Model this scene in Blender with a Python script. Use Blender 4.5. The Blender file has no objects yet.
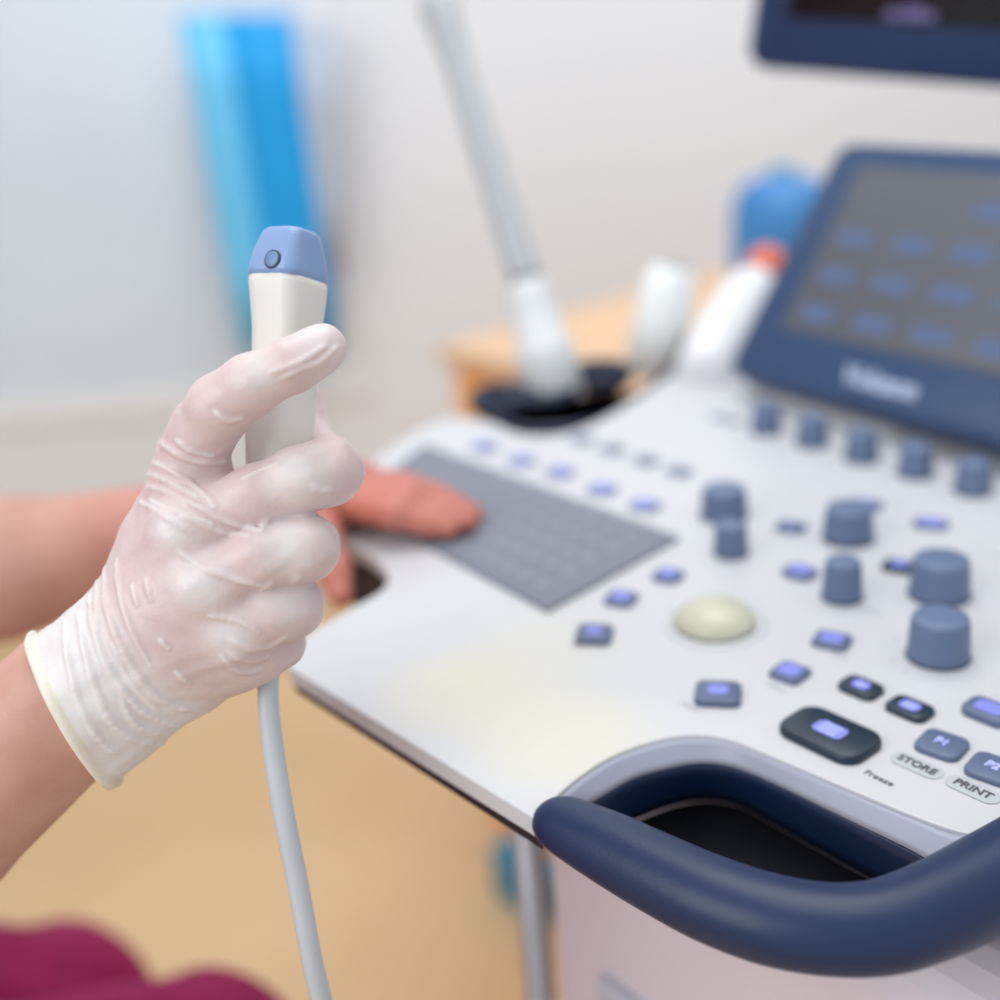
import bpy, bmesh, math, random
import numpy as np
from mathutils import Vector, Matrix
random.seed(4); np.random.seed(4)
C = bpy.context.scene.collection
# ------------------------------------------------------------------ camera geometry
F = 1200.0; CZ = 1.12
_n = Vector((235., -2990., -1200.)); UPC = (-_n).normalized()
_y = Vector((0, 0, -1)); _y = (_y - _y.dot(UPC)*UPC).normalized()
YC = _y; XC = YC.cross(UPC)
def ray(px, py):
    r = Vector((px-500, 500-py, -F))/F
    return Vector((r.dot(XC), r.dot(YC), r.dot(UPC)))
EYE = Vector((0, 0, CZ))
def P(px, py, d): return EYE + ray(px, py)*d
def onz(px, py, z):
    r = ray(px, py); return EYE + r*((z-CZ)/r.z)
def ony(px, py, y):
    r = ray(px, py); return EYE + r*(y/r.y)
cam = bpy.data.cameras.new('camera'); camo = bpy.data.objects.new('camera', cam); C.objects.link(camo)
M = Matrix((XC, YC, UPC)).to_4x4()      # camera -> world
M.translation = EYE; camo.matrix_world = M
cam.sensor_width = 36; cam.sensor_fit = 'HORIZONTAL'; cam.lens = 36*F/1000; cam.clip_start = .01
cam.dof.use_dof = True; cam.dof.focus_distance = .368; cam.dof.aperture_fstop = 3.3
bpy.context.scene.camera = camo
U = Vector((.615, -.788, 0)).normalized(); V = Vector((.788, .615, 0)).normalized(); Z = Vector((0, 0, 1))
TOP = .88
# ------------------------------------------------------------------ materials
def srgb(r, g, b):
    f = lambda c: (c/255/12.92) if c/255 <= .04045 else ((c/255+.055)/1.055)**2.4
    return (f(r), f(g), f(b), 1)
def mat(name, col, rough=.5, metal=0, noise=0, scale=20, bump=0, bscale=200, col2=None, emit=None, es=0, sss=0, coat=0, spec=.5):
    m = bpy.data.materials.new(name); m.use_nodes = True
    nt = m.node_tree; b = nt.nodes['Principled BSDF']
    b.inputs['Base Color'].default_value = col; b.inputs['Roughness'].default_value = rough
    b.inputs['Metallic'].default_value = metal; b.inputs['Coat Weight'].default_value = coat
    b.inputs['Specular IOR Level'].default_value = spec
    if sss:
        b.inputs['Subsurface Weight'].default_value = sss; b.inputs['Subsurface Scale'].default_value = .006
        b.inputs['Subsurface Radius'].default_value = (1, .5, .4)
    tc = nt.nodes.new('ShaderNodeTexCoord')
    n = nt.nodes.new('ShaderNodeTexNoise'); n.inputs['Scale'].default_value = scale; n.inputs['Detail'].default_value = 3
    nt.links.new(tc.outputs['Object'], n.inputs['Vector'])
    r = nt.nodes.new('ShaderNodeValToRGB')
    c2 = col2 or tuple(c*(1-noise) for c in col[:3])+(1,)
    r.color_ramp.elements[0].position = .35; r.color_ramp.elements[1].position = .7
    r.color_ramp.elements[0].color = col; r.color_ramp.elements[1].color = c2
    nt.links.new(n.outputs['Fac'], r.inputs['Fac']); nt.links.new(r.outputs['Color'], b.inputs['Base Color'])
    if bump:
        n2 = nt.nodes.new('ShaderNodeTexNoise'); n2.inputs['Scale'].default_value = bscale
        nt.links.new(tc.outputs['Object'], n2.inputs['Vector'])
        bp = nt.nodes.new('ShaderNodeBump'); bp.inputs['Strength'].default_value = bump; bp.inputs['Distance'].default_value = .001
        nt.links.new(n2.outputs['Fac'], bp.inputs['Height']); nt.links.new(bp.outputs['Normal'], b.inputs['Normal'])
    if emit:
        b.inputs['Emission Color'].default_value = emit; b.inputs['Emission Strength'].default_value = es
    return m
m_white = mat('console_white', srgb(206, 207, 211), .34, noise=.03, scale=9)
# yellowed patch near the front of the panel
def stain(m, centres, colr):
    nt = m.node_tree; b = nt.nodes['Principled BSDF']
    src = b.inputs['Base Color'].links[0].from_socket
    geo = nt.nodes.new('ShaderNodeNewGeometry')
    for (c, rad, k) in centres:
        d = nt.nodes.new('ShaderNodeVectorMath'); d.operation = 'DISTANCE'; d.inputs[1].default_value = c
        nt.links.new(geo.outputs['Position'], d.inputs[0])
        mr = nt.nodes.new('ShaderNodeMapRange'); mr.inputs['From Min'].default_value = rad; mr.inputs['From Max'].default_value = rad*.15
        mr.interpolation_type = 'SMOOTHSTEP'
        mr.inputs['To Max'].default_value = k
        nt.links.new(d.outputs['Value'], mr.inputs['Value'])
        mx = nt.nodes.new('ShaderNodeMix'); mx.data_type = 'RGBA'; mx.inputs[7].default_value = colr
        nt.links.new(mr.outputs['Result'], mx.inputs[0]); nt.links.new(src, mx.inputs[6]); src = mx.outputs[2]
    nt.links.new(src, b.inputs['Base Color'])
stain(m_white, [(onz(560, 735, TOP), .05, .38), (onz(460, 690, TOP), .045, .36), (onz(540, 650, TOP), .05, .2)], srgb(236, 226, 180))
m_lip = mat('grey_plastic', srgb(160, 164, 182), .4, noise=.04)
m_navy = mat('navy_plastic', srgb(15, 39, 78), .4, noise=.08, scale=30, bump=.08, bscale=900)
m_bezel = mat('bezel_navy', srgb(44, 70, 108), .4, noise=.06)
m_monitor = mat('monitor_navy', srgb(28, 54, 96), .45, noise=.08)
m_dark = mat('underside_dark', srgb(34, 28, 38), .5, noise=.2)
m_black = mat('recess_black', srgb(34, 34, 40), .2, noise=.3)
m_btn = mat('button_slate', srgb(92, 106, 136), .4, noise=.06)
m_btnd = mat('button_dark', srgb(24, 44, 60), .35, noise=.1)
m_btng = mat('button_grey', srgb(128, 140, 160), .4, noise=.06)
m_knob = mat('knob_slate', srgb(100, 118, 150), .45, noise=.06)
m_lit = mat('lit_icon', srgb(128, 134, 212), .4, emit=srgb(118, 125, 235), es=.16)
m_litw = mat('lit_mark', srgb(178, 184, 250), .4, emit=srgb(175, 180, 255), es=.3)
m_ball = mat('trackball', srgb(204, 204, 182), .3, noise=.04)
m_ring = mat('trackball_ring', srgb(205, 208, 210), .4)
m_key = mat('keyboard_grey', srgb(122, 126, 140), .5, noise=.06)
m_keym = mat('key_marks', srgb(142, 146, 160), .5)
m_text = mat('print_grey', srgb(84, 84, 92), .6)
m_oval = mat('label_oval', srgb(186, 192, 196), .5)
m_disp = mat('touch_display', srgb(92, 95, 102), .35, noise=.1, scale=6)
m_tile = mat('display_tile', srgb(84, 100, 134), .35, emit=srgb(82, 100, 140), es=.04)
m_screen = mat('monitor_screen', srgb(8, 8, 16), .25, noise=.3)
m_pbody = mat('probe_white', srgb(228, 226, 220), .33, noise=.03)
m_phead = mat('probe_blue', srgb(138, 166, 210), .28, noise=.04)
m_pbtn = mat('probe_button', srgb(106, 138, 182), .35)
m_line = mat('probe_seam', srgb(50, 60, 84), .5)
m_cable = mat('cable_grey', srgb(196, 202, 208), .4, noise=.04)
m_wall = mat('wall_paint', srgb(224, 228, 233), .7, noise=.03, scale=1.2, bump=.1)
m_floor = mat('floor_vinyl', srgb(222, 190, 146), .45, noise=.12, scale=1.6, col2=srgb(206, 172, 128))
m_glass = mat('frosted_pane', srgb(204, 217, 229), .6, noise=.05, scale=1.5, col2=srgb(220, 231, 241))
m_frame = mat('frame_white', srgb(228, 231, 236), .5)
m_wood = mat('wood_beech', srgb(226, 188, 150), .5, noise=.08, scale=6)
m_woodo = mat('wood_orange', srgb(255, 184, 100), .5, noise=.08, scale=6)
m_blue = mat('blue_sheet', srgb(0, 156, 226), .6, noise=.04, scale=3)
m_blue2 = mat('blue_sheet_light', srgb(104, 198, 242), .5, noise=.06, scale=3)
m_shade = mat('shadow_grey', srgb(172, 184, 200), .6)
m_teal = mat('teal_plastic', srgb(10, 130, 170), .4)
m_bb = mat('bottle_blue', srgb(74, 140, 200), .35, noise=.4, scale=14, col2=srgb(10, 110, 180))
m_or = mat('orange_cap', srgb(228, 110, 78), .4)
m_bottle = mat('bottle_white', srgb(236, 238, 242), .35)
m_hold = mat('holder_navy', srgb(34, 44, 70), .5, noise=.2)
m_cart = mat('cart_plastic', srgb(222, 212, 220), .4, noise=.06, scale=4)
m_cart2 = mat('cart_panel', srgb(196, 198, 208), .4, noise=.06, scale=4)
m_metal = mat('steel', srgb(190, 192, 196), .3, metal=.6)
m_scrub = mat('scrubs_magenta', srgb(150, 10, 82), .85, noise=.2, scale=40, bump=.3, bscale=400)
m_stool = mat('stool_grey', srgb(70, 74, 84), .5)
m_hair = mat('hair_brown', srgb(70, 46, 32), .6, noise=.4, scale=90, bump=.6, bscale=300)
m_shoe = mat('shoe_white', srgb(225, 225, 225), .5)
m_nail = mat('nail_pink', srgb(236, 160, 160), .3)
def skin_mat(name, a, b_):
    return mat(name, srgb(*a), .5, scale=45, col2=srgb(*b_), sss=.05, bump=.12, bscale=700)
m_skin = skin_mat('skin', (208, 164, 148), (194, 146, 130))
m_skinp = skin_mat('skin_pink', (224, 140, 120), (214, 122, 106))
# ------------------------------------------------------------------ object helpers
def link(o, parent=None, off=None):
    C.objects.link(o)
    if parent:
        o.parent = parent
        if parent.type == 'EMPTY': o.matrix_parent_inverse = Matrix.Translation(-parent.location)
    return o
def mk(name, bm, material, parent=None, smooth=True, bev=0, seg=3, label=None):
    me = bpy.data.meshes.new(name); bm.to_mesh(me); bm.free()
    return fin(name, me, material, parent, smooth, bev, seg, label)
def fin(name, me, material, parent=None, smooth=True, bev=0, seg=3, label=None):
    me.materials.append(material)
    if smooth: me.polygons.foreach_set('use_smooth', [True]*len(me.polygons))
    o = bpy.data.objects.new(name, me); link(o, parent)
    if bev:
        b = o.modifiers.new('b', 'BEVEL'); b.width = bev; b.segments = seg; b.limit_method = 'ANGLE'; b.angle_limit = math.radians(40)
        b.harden_normals = False
        w = o.modifiers.new('w', 'WEIGHTED_NORMAL'); w.keep_sharp = True
    if label: o['label'] = label
    return o
def thing(name, label, cat, loc, group=None):
    o = bpy.data.objects.new(name, None); o.location = loc; o.empty_display_size = .05; C.objects.link(o)
    o['label'] = label; o['category'] = cat
    if group: o['group'] = group
    return o
def tag(o, label, cat, group=None):
    o['label'] = label; o['category'] = cat
    if group: o['group'] = group
    return o
def struct(o): o['kind'] = 'structure'; return o
def prism(bm, pts, z0, z1):
    """closed polygon (world xy) extruded between two heights"""
    lo = [bm.verts.new((p[0], p[1], z0)) for p in pts]; hi = [bm.verts.new((p[0], p[1], z1)) for p in pts]
    n = len(pts)
    for i in range(n): bm.faces.new((lo[i], lo[(i+1) % n], hi[(i+1) % n], hi[i]))
    f1 = bm.faces.new(hi); f2 = bm.faces.new(lo[::-1])
    bmesh.ops.recalc_face_normals(bm, faces=bm.faces)
def ebox(bm, o, a, b, c):
    """box from corner o with edge vectors a b c"""
    v = [bm.verts.new(o + a*i + b*j + c*k) for i in (0, 1) for j in (0, 1) for k in (0, 1)]
    for q in ((0, 1, 3, 2), (4, 6, 7, 5), (0, 4, 5, 1), (2, 3, 7, 6), (0, 2, 6, 4), (1, 5, 7, 3)): bm.faces.new([v[i] for i in q])
    bmesh.ops.recalc_face_normals(bm, faces=bm.faces)
def rrect(w, h, r, n=5, k=1):
    pts = []
    for cx, cy, a0 in ((w/2-r, h/2-r, 0), (-w/2+r, h/2-r, 90), (-w/2+r, -h/2+r, 180), (w/2-r, -h/2+r, 270)):
        for i in range(n+1):
            a = math.radians(a0+90*i/n); pts.append((cx+r*math.cos(a), cy+r*math.sin(a)))
    return pts
def loft(bm, rings, cap0=True, cap1=True):
    vs = [[bm.verts.new(p) for p in r] for r in rings]; n = len(vs[0])
    for a, b in zip(vs, vs[1:]):
        for i in range(n): bm.faces.new((a[i], a[(i+1) % n], b[(i+1) % n], b[i]))
    if cap0: bm.faces.new(vs[0][::-1])
    if cap1: bm.faces.new(vs[-1])
    bmesh.ops.recalc_face_normals(bm, faces=bm.faces)
def catmull(pts, n=8):
    out = []; p = [pts[0]]+list(pts)+[pts[-1]]
    for i in range(1, len(p)-2):
        for j in range(n):
            t = j/n; a, b, c, d = (Vector(q) for q in p[i-1:i+3])
            out.append(.5*((2*b)+(c-a)*t+(2*a-5*b+4*c-d)*t*t+(3*b-a-3*c+d)*t**3))
    out.append(Vector(p[-2])); return out
def tube(bm, pts, rad, n=20, flat=1.0):
    """round tube; rad is a number or list; flat squashes it vertically"""
    pts = [Vector(p) for p in pts]; m = len(pts)
    if not isinstance(rad, (list, tuple)): rad = [rad]*m
    rings = []; prev = None
    for i, p in enumerate(pts):
        t = (pts[min(i+1, m-1)]-pts[max(i-1, 0)]).normalized()
        if prev is None: s = t.cross(Z if abs(t.z) < .9 else Vector((1, 0, 0))).normalized()
        else: s = (prev-prev.dot(t)*t).normalized()
        prev = s; w = s.cross(t)
        rings.append([p+(s*math.cos(2*math.pi*k/n)+w*math.sin(2*math.pi*k/n)*flat)*rad[i] for k in range(n)])
    loft(bm, rings)
def lathe(bm, prof, o, ax=Z, n=40):
    """profile [(radius, height)] turned about ax from o"""
    ax = Vector(ax).normalized(); s = ax.orthogonal().normalized(); w = ax.cross(s)
    loft(bm, [[o+ax*h+(s*math.cos(2*math.pi*k/n)+w*math.sin(2*math.pi*k/n))*max(r, 1e-5) for k in range(n)] for r, h in prof])
def text(name, s, size, o, right, upv, material, parent, depth=.0002, shear=0, bold=0):
    cu = bpy.data.curves.new(name, 'FONT'); cu.body = s; cu.size = size; cu.extrude = depth; cu.align_x = 'CENTER'; cu.align_y = 'CENTER'
    cu.shear = shear; cu.offset = bold
    t = bpy.data.objects.new(name, cu); C.objects.link(t)
    nrm = right.cross(upv).normalized()
    mw = Matrix((right.normalized(), upv.normalized(), nrm)).transposed().to_4x4(); mw.translation = o
    dg = bpy.context.evaluated_depsgraph_get(); me = bpy.data.meshes.new_from_object(t.evaluated_get(dg))
    me.transform(mw); bpy.data.objects.remove(t)
    me.materials.clear()
    return fin(name, me, material, parent, smooth=False)
# ------------------------------------------------------------------ implicit surfaces
def cap(a, b, ra, rb):
    a = np.array(a, np.float32); b = np.array(b, np.float32); ab = b-a; L = float(ab@ab)+1e-12
    def f(p):
        q = p-a; t = np.clip(q@ab/L, 0, 1)
        return np.sqrt(((q-t[:, None]*ab)**2).sum(1)) - (ra+(rb-ra)*t)
    return f
def ell(c, ax, rad):
    """ellipsoid with axis vectors ax (3) and radii"""
    c = np.array(c, np.float32); A = np.array([list(v) for v in ax], np.float32); r = np.array(rad, np.float32)
    def f(p):
        q = (p-c)@A.T/r; k = np.sqrt((q**2).sum(1))+1e-9; g = np.sqrt((q/r*q/r).sum(1))+1e-9
        return k*(k-1)/g
    return f
def smin(a, b, k):
    h = np.clip(.5+.5*(b-a)/k, 0, 1); return b+(a-b)*h-k*h*(1-h)
def smx(a, b, k): return -smin(-a, -b, k)
def union(fs, k):
    def f(p):
        d = fs[0](p)
        for g in fs[1:]: d = smin(d, g(p), k)
        return d
    return f
def chain(pts, rads, k=.004): return union([cap(pts[i], pts[i+1], rads[i], rads[i+1]) for i in range(len(pts)-1)], k)
def surface_nets(f, lo, hi, h):
    lo = np.array(lo, np.float32); hi = np.array(hi, np.float32); B = 8
    nb = np.ceil((hi-lo)/(h*B)).astype(int); N = nb*B
    g = [lo[i]+h*B*(np.arange(nb[i])+.5) for i in range(3)]
    G = np.stack(np.meshgrid(*g, indexing='ij'), -1).reshape(-1, 3).astype(np.float32)
    def ev(p):
        out = np.empty(len(p), np.float32)
        for s in range(0, len(p), 400000): out[s:s+400000] = f(p[s:s+400000])
        return out
    d = ev(G); A = np.where(d > 0, 1., -1.).reshape(nb).astype(np.float32)
    A = A.repeat(B, 0).repeat(B, 1).repeat(B, 2)
    near = np.argwhere(np.abs(d).reshape(nb) < h*B*1.25)
    o = np.stack(np.meshgrid(*[np.arange(B)]*3, indexing='ij'), -1).reshape(-1, 3)
    idx = (near[:, None, :]*B+o[None]).reshape(-1, 3)
    v = ev((lo+h*(idx+.5)).astype(np.float32)); A[idx[:, 0], idx[:, 1], idx[:, 2]] = v
    S = A < 0
    cnt = np.zeros(N-1, np.int8)
    for i in (0, 1):
        for j in (0, 1):
            for k in (0, 1): cnt += S[i:N[0]-1+i, j:N[1]-1+j, k:N[2]-1+k]
    cells = np.argwhere((cnt > 0) & (cnt < 8)); ids = -np.ones(N-1, np.int32)
    ids[cells[:, 0], cells[:, 1], cells[:, 2]] = np.arange(len(cells))
    acc = np.zeros((len(cells), 3), np.float32); w = np.zeros(len(cells), np.float32)
    for ax in range(3):
        e = np.eye(3, dtype=int)[ax]; o1, o2 = [np.eye(3, dtype=int)[k] for k in range(3) if k != ax]
        for i in (0, 1):
            for j in (0, 1):
                a = cells+o1*i+o2*j; b = a+e
                va = A[a[:, 0], a[:, 1], a[:, 2]]; vb = A[b[:, 0], b[:, 1], b[:, 2]]; m = (va < 0) != (vb < 0)
                t = np.where(m, va/np.where(m, va-vb, 1), 0)
                acc += np.where(m[:, None], (o1*i+o2*j)+t[:, None]*e, 0); w += m
    verts = lo+h*(cells+.5+acc/w[:, None])
    quads = []
    for ax in range(3):
        e = np.eye(3, dtype=int)[ax]; o1, o2 = np.eye(3, dtype=int)[(ax+1) % 3], np.eye(3, dtype=int)[(ax+2) % 3]
        sl = [slice(0, N[i]-1) for i in range(3)]; sh = [slice(int(e[i]), N[i]-1+int(e[i])) for i in range(3)]
        a = S[tuple(sl)]; b = S[tuple(sh)]; c = np.argwhere(a != b)
        c = c[(c[:, (ax+1) % 3] > 0) & (c[:, (ax+2) % 3] > 0) & (c[:, ax] < N[ax]-1)]
        g_ = lambda q: ids[q[:, 0], q[:, 1], q[:, 2]]
        q = np.stack([g_(c), g_(c-o1), g_(c-o1-o2), g_(c-o2)], 1)
        flip = ~a[c[:, 0], c[:, 1], c[:, 2]]
        q[flip] = q[flip][:, ::-1]
        quads.append(q[(q >= 0).all(1)])
    return verts, np.concatenate(quads)
def sdf_mesh(name, f, lo, hi, h, material, parent=None, relax=1, label=None):
    v, q = surface_nets(f, lo, hi, h)
    me = bpy.data.meshes.new(name)
    me.vertices.add(len(v)); me.vertices.foreach_set('co', v.astype(np.float32).ravel())
    me.loops.add(len(q)*4); me.loops.foreach_set('vertex_index', q.ravel().astype(np.int32))
    me.polygons.add(len(q)); me.polygons.foreach_set('loop_start', np.arange(len(q), dtype=np.int32)*4)
    me.update(calc_edges=True); me.validate()
    o = fin(name, me, material, parent, label=label)
    return o, v
def tint(o, v, fn):
    """store a 0..1 value per vertex"""
    at = o.data.attributes.new('tint', 'FLOAT', 'POINT'); at.data.foreach_set('value', fn(v).astype(np.float32))

# ================================================================== THE ROOM
WY = 2.3
bm = bmesh.new(); ebox(bm, Vector((-2.6, WY, 0)), Vector((5.6, 0, 0)), Vector((0, .1, 0)), Vector((0, 0, 2.7)))
struct(mk('wall_back', bm, m_wall, smooth=False))
bm = bmesh.new(); ebox(bm, Vector((-2.6, -1.6, -.05)), Vector((5.6, 0, 0)), Vector((0, 4.0, 0)), Vector((0, 0, .05)))
struct(mk('floor', bm, m_floor, smooth=False))
bm = bmesh.new(); ebox(bm, Vector((-2.6, WY-.015, 0)), Vector((5.6, 0, 0)), Vector((0, .015, 0)), Vector((0, 0, .09)))
struct(mk('baseboard_back', bm, mat('skirting', srgb(205, 196, 186), .5), smooth=False, bev=.003))
# pale frosted window on the left of the wall
wa = ony(-330, 430, WY); wb = ony(372, 385, WY); wz = wb.z
wf = bmesh.new()
x0, x1, z0, z1 = wa.x, wb.x, wz-.02, 1.95
ebox(wf, Vector((x0, WY-.014, z0)), Vector((x1-x0, 0, 0)), Vector((0, .035, 0)), Vector((0, 0, .05)))
ebox(wf, Vector((x0, WY-.014, z1)), Vector((x1-x0, 0, 0)), Vector((0, .035, 0)), Vector((0, 0, .05)))
ebox(wf, Vector((x1-.05, WY-.014, z0+.05)), Vector((.05, 0, 0)), Vector((0, .035, 0)), Vector((0, 0, z1-z0-.05)))
ebox(wf, Vector((x0, WY-.014, z0+.05)), Vector((.05, 0, 0)), Vector((0, .035, 0)), Vector((0, 0, z1-z0-.05)))
wfo = struct(mk('window_1', wf, m_frame, smooth=False))
bm = bmesh.new(); ebox(bm, Vector((x0+.05, WY-.011, z0+.05)), Vector((x1-x0-.1, 0, 0)), Vector((0, .012, 0)), Vector((0, 0, z1-z0-.05)))
struct(mk('window_1_pane', bm, m_glass, smooth=False)).parent = wfo
# blue sheet hanging in front of the window: two folds + grey strip painted as its shadow
Yb = WY-.10
def strip(name, rows, material, parent=None, dy=0):
    bm = bmesh.new(); rings = []
    for (pl, pr, yy, bulge) in rows:
        a = ony(pl, yy, Yb-dy); b = ony(pr, yy, Yb-dy); n = 10
        rings.append([a.lerp(b, i/n)+Vector((0, -bulge*math.sin(math.pi*i/n), 0)) for i in range(n+1)])
    back = [[p+Vector((0, .004, 0)) for p in r[::-1]] for r in rings]
    loft(bm, [a+b for a, b in zip(rings, back)])
    return mk(name, bm, material, parent)
sh = thing('hanging_sheet', 'bright blue plastic sheet hanging in folds on the pale window', 'sheet', ony(270, 350, Yb))
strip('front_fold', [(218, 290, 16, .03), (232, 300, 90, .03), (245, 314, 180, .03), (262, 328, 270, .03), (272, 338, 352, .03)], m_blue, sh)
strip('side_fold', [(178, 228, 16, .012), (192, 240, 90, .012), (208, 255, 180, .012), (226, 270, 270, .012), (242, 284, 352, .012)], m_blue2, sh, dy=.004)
strip('shadow_strip', [(282, 336, 26, .01), (290, 341, 110, .01), (300, 343, 200, .01), (312, 343, 270, .01)], m_shade, sh, dy=-.008)

# ------------------------------------------------------------------ wooden desk behind the machine
dc = onz(438, 345, .74); dk = thing('wooden_desk', 'light wooden desk with orange front behind the ultrasound machine', 'desk', Vector((dc.x, dc.y, 0)))
dz = Vector((dc.x, dc.y, 0))
L, W = 1.25, .55
bm = bmesh.new(); ebox(bm, dz+Z*.715, U*L, V*W, Z*.025); mk('desktop', bm, m_wood, dk, smooth=False, bev=.004)
bm = bmesh.new(); ebox(bm, dz+U*.004+V*.02, U*.42, V*(W-.04), Z*.715); mk('drawer_cabinet', bm, m_woodo, dk, smooth=False)
for i in range(3):
    bm = bmesh.new(); ebox(bm, dz+U*.03+V*.004+Z*(.06+i*.215), U*.40, V*.016, Z*.205)
    dr = mk('drawer', bm, m_woodo, dk, smooth=False, bev=.003)
    bm = bmesh.new(); hz = dz+U*.18+V*(-.015)+Z*(.17+i*.215); tube(bm, [hz, hz+U*.1], .006); mk('drawer_handle', bm, m_metal, dr)
bm = bmesh.new(); ebox(bm, dz+U*(L-.04)+V*.02, U*.02, V*(W-.04), Z*.715); mk('side_panel', bm, m_woodo, dk, smooth=False)

# blue bottle on the desk, behind the touch screen
def bottle_at(px, py, y, zb): return ony(px, py, y)
bb = ony(780, 300, 1.62); bb.z = .74
bt = thing('spray_bottle', 'blue translucent bottle standing on the desk behind the touch screen', 'bottle', bb)
s = 1.62/1200*1.06
bm = bmesh.new(); lathe(bm, [(.02, 0), (.062, .004), (.066, .02), (.066, .10), (.064, .125), (.056, .145), (.04, .158), (.02, .162), (.01, .163)], bb); mk('bottle_body', bm, m_bb, bt)
bm = bmesh.new(); lathe(bm, [(.0155, .155), (.0155, .17), (.012, .173), (.001, .174)], bb); mk('bottle_cap', bm, m_teal, bt)

# ================================================================== ULTRASOUND MACHINE
um = thing('ultrasound_machine', 'white and navy ultrasound machine with control panel, touch screen and monitor', 'ultrasound machine', Vector((.25, .65, 0)))
xy = lambda px, py, z=TOP: onz(px, py, z)
rim_px = [(540, 822), (547, 806), (575, 780), (610, 757), (650, 742), (690, 735), (728, 739), (770, 755), (850, 789), (920, 818), (962, 832), (985, 834), (1008, 826)]
rim = catmull([xy(*p) for p in rim_px], 5)
rs = xy(1008, 826)
left_px = [(370, 462), (335, 492), (318, 512), (322, 528), (345, 543), (372, 556), (388, 573), (382, 590), (350, 609), (318, 628), (292, 646), (285, 656), (290, 668)]
left = catmull([xy(*p) for p in left_px], 5)
tray_px = [(690, 366), (670, 376), (640, 396), (600, 420), (560, 434), (520, 434), (495, 424), (470, 418), (440, 420), (405, 438), (375, 459)]
tray = catmull([xy(*p) for p in tray_px], 4)
outer = [rs+U*.03+V*.01, rs+U*.055+V*.05, rs+U*.06+V*.20, rs+U*.03+V*.52, rs-U*.10+V*.62]
outer = catmull([rs]+outer, 5)[1:]
loop = rim+outer+[xy(700, 362)]+tray+left
bm = bmesh.new(); prism(bm, loop, TOP-.0075, TOP)
mk('control_panel', bm, m_white, um, smooth=True, bev=.003, seg=3, label='white sloping control panel with yellowed patches')
# dark underside tray
cen = sum((Vector((p[0], p[1], 0)) for p in loop), Vector())/len(loop)
def inset(p, d):
    q = Vector((p[0], p[1], 0)); return q+(cen-q).normalized()*d
bm = bmesh.new(); prism(bm, [inset(p, .0015) for p in loop], TOP-.0125, TOP-.0074); mk('underside', bm, m_dark, um, smooth=False, bev=.002, label='dark seam below the white panel')
bm = bmesh.new(); prism(bm, [inset(p, .045) for p in left+[xy(540, 822)]+rim[6:]+outer+[xy(700, 362)]+tray], TOP-.040, TOP-.0124); mk('underside', bm, m_dark, um, smooth=False, bev=.004, label='dark lower housing under the panel')
npx = [(322, 530), (345, 543), (372, 556), (388, 573), (382, 590), (360, 604)]
bm = bmesh.new(); prism(bm, catmull([xy(*q_) for q_ in npx], 4)+[xy(400, 606), xy(412, 575), xy(380, 540), xy(340, 518)], TOP-.034, TOP-.012)
mk('grip_cutout', bm, m_dark, um, smooth=False, label='dark inner wall of the side notch')
# recess for the handle : grey lip then navy wall
A_ = [(547, 806), (575, 780), (610, 757), (650, 742), (690, 735), (728, 739), (770, 755), (850, 789), (920, 818), (962, 832), (1008, 828)]
B_ = [(572, 812), (600, 797), (632, 779), (665, 769), (700, 763), (735, 767), (775, 783), (850, 820), (905, 847), (950, 870), (1008, 880)]
C_ = [(600, 826), (632, 818), (658, 808), (685, 800), (712, 798), (740, 804), (775, 822), (830, 853), (880, 880), (930, 900), (1008, 920)]
a = catmull([xy(*p) for p in A_], 5); b = catmull([xy(p[0], p[1], TOP-.008) for p in B_], 5); c = catmull([xy(p[0], p[1], TOP-.034) for p in C_], 5)
def ribbon(name, p, q, material, label, sub=4):
    bm = bmesh.new(); rows = [[bm.verts.new(x.lerp(y, t/sub)) for x, y in zip(p, q)] for t in range(sub+1)]
    for r0, r1 in zip(rows, rows[1:]):
        for i in range(len(r0)-1): bm.faces.new((r0[i], r0[i+1], r1[i+1], r1[i]))
    bmesh.ops.recalc_face_normals(bm, faces=bm.faces)
    o = mk(name, bm, material, um, label=label); s_ = o.modifiers.new('s', 'SOLIDIFY'); s_.thickness = .002; s_.offset = 0; return o
a = [p-Z*.0015 for p in a]
ribbon('recess_lip', a, b, m_lip, 'pale grey lip around the handle recess')
ribbon('recess_wall', b, c, m_navy, 'navy wall inside the handle recess')
fl = [p-Z*.002 for p in c]
bm = bmesh.new()
prism(bm, [p for p in fl]+[xy(1008, 925, TOP-.036), xy(860, 925, TOP-.036), xy(720, 905, TOP-.036), xy(610, 845, TOP-.036)], TOP-.04, TOP-.036)
mk('recess_floor', bm, m_black, um, smooth=False, label='glossy black floor of the handle recess')
# handle
hp = [(550, 812, 14), (553, 816, 24), (560, 822, 29.5), (580, 833, 33.5), (612, 849, 38), (650, 869, 41), (710, 898, 45), (770, 919, 47), (830, 929, 47), (885, 926, 48), (940, 907, 49), (990, 882, 50), (1045, 852, 50), (1110, 815, 46)]
hz = TOP-.003
hpts = [onz(x, y, hz) for x, y, r in hp]+[rs+U*.028+V*.075-Z*.016]; hp.append((0, 0, 0)); hc = catmull(hpts, 6)
hr = [r*((onz(x, y, hz)-EYE).dot(M.to_3x3()@Vector((0, 0, -1))))/F for x, y, r in hp[:-1]]+[.009]
hrr = []
for i in range(len(hr)-1): hrr += [hr[i]+(hr[i+1]-hr[i])*j/6 for j in range(6)]
hrr.append(hr[-1])
bm = bmesh.new(); tube(bm, hc, hrr, 28, .92); mk('handle', bm, m_navy, um, label='thick navy grab handle curving round the front corner')
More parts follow.
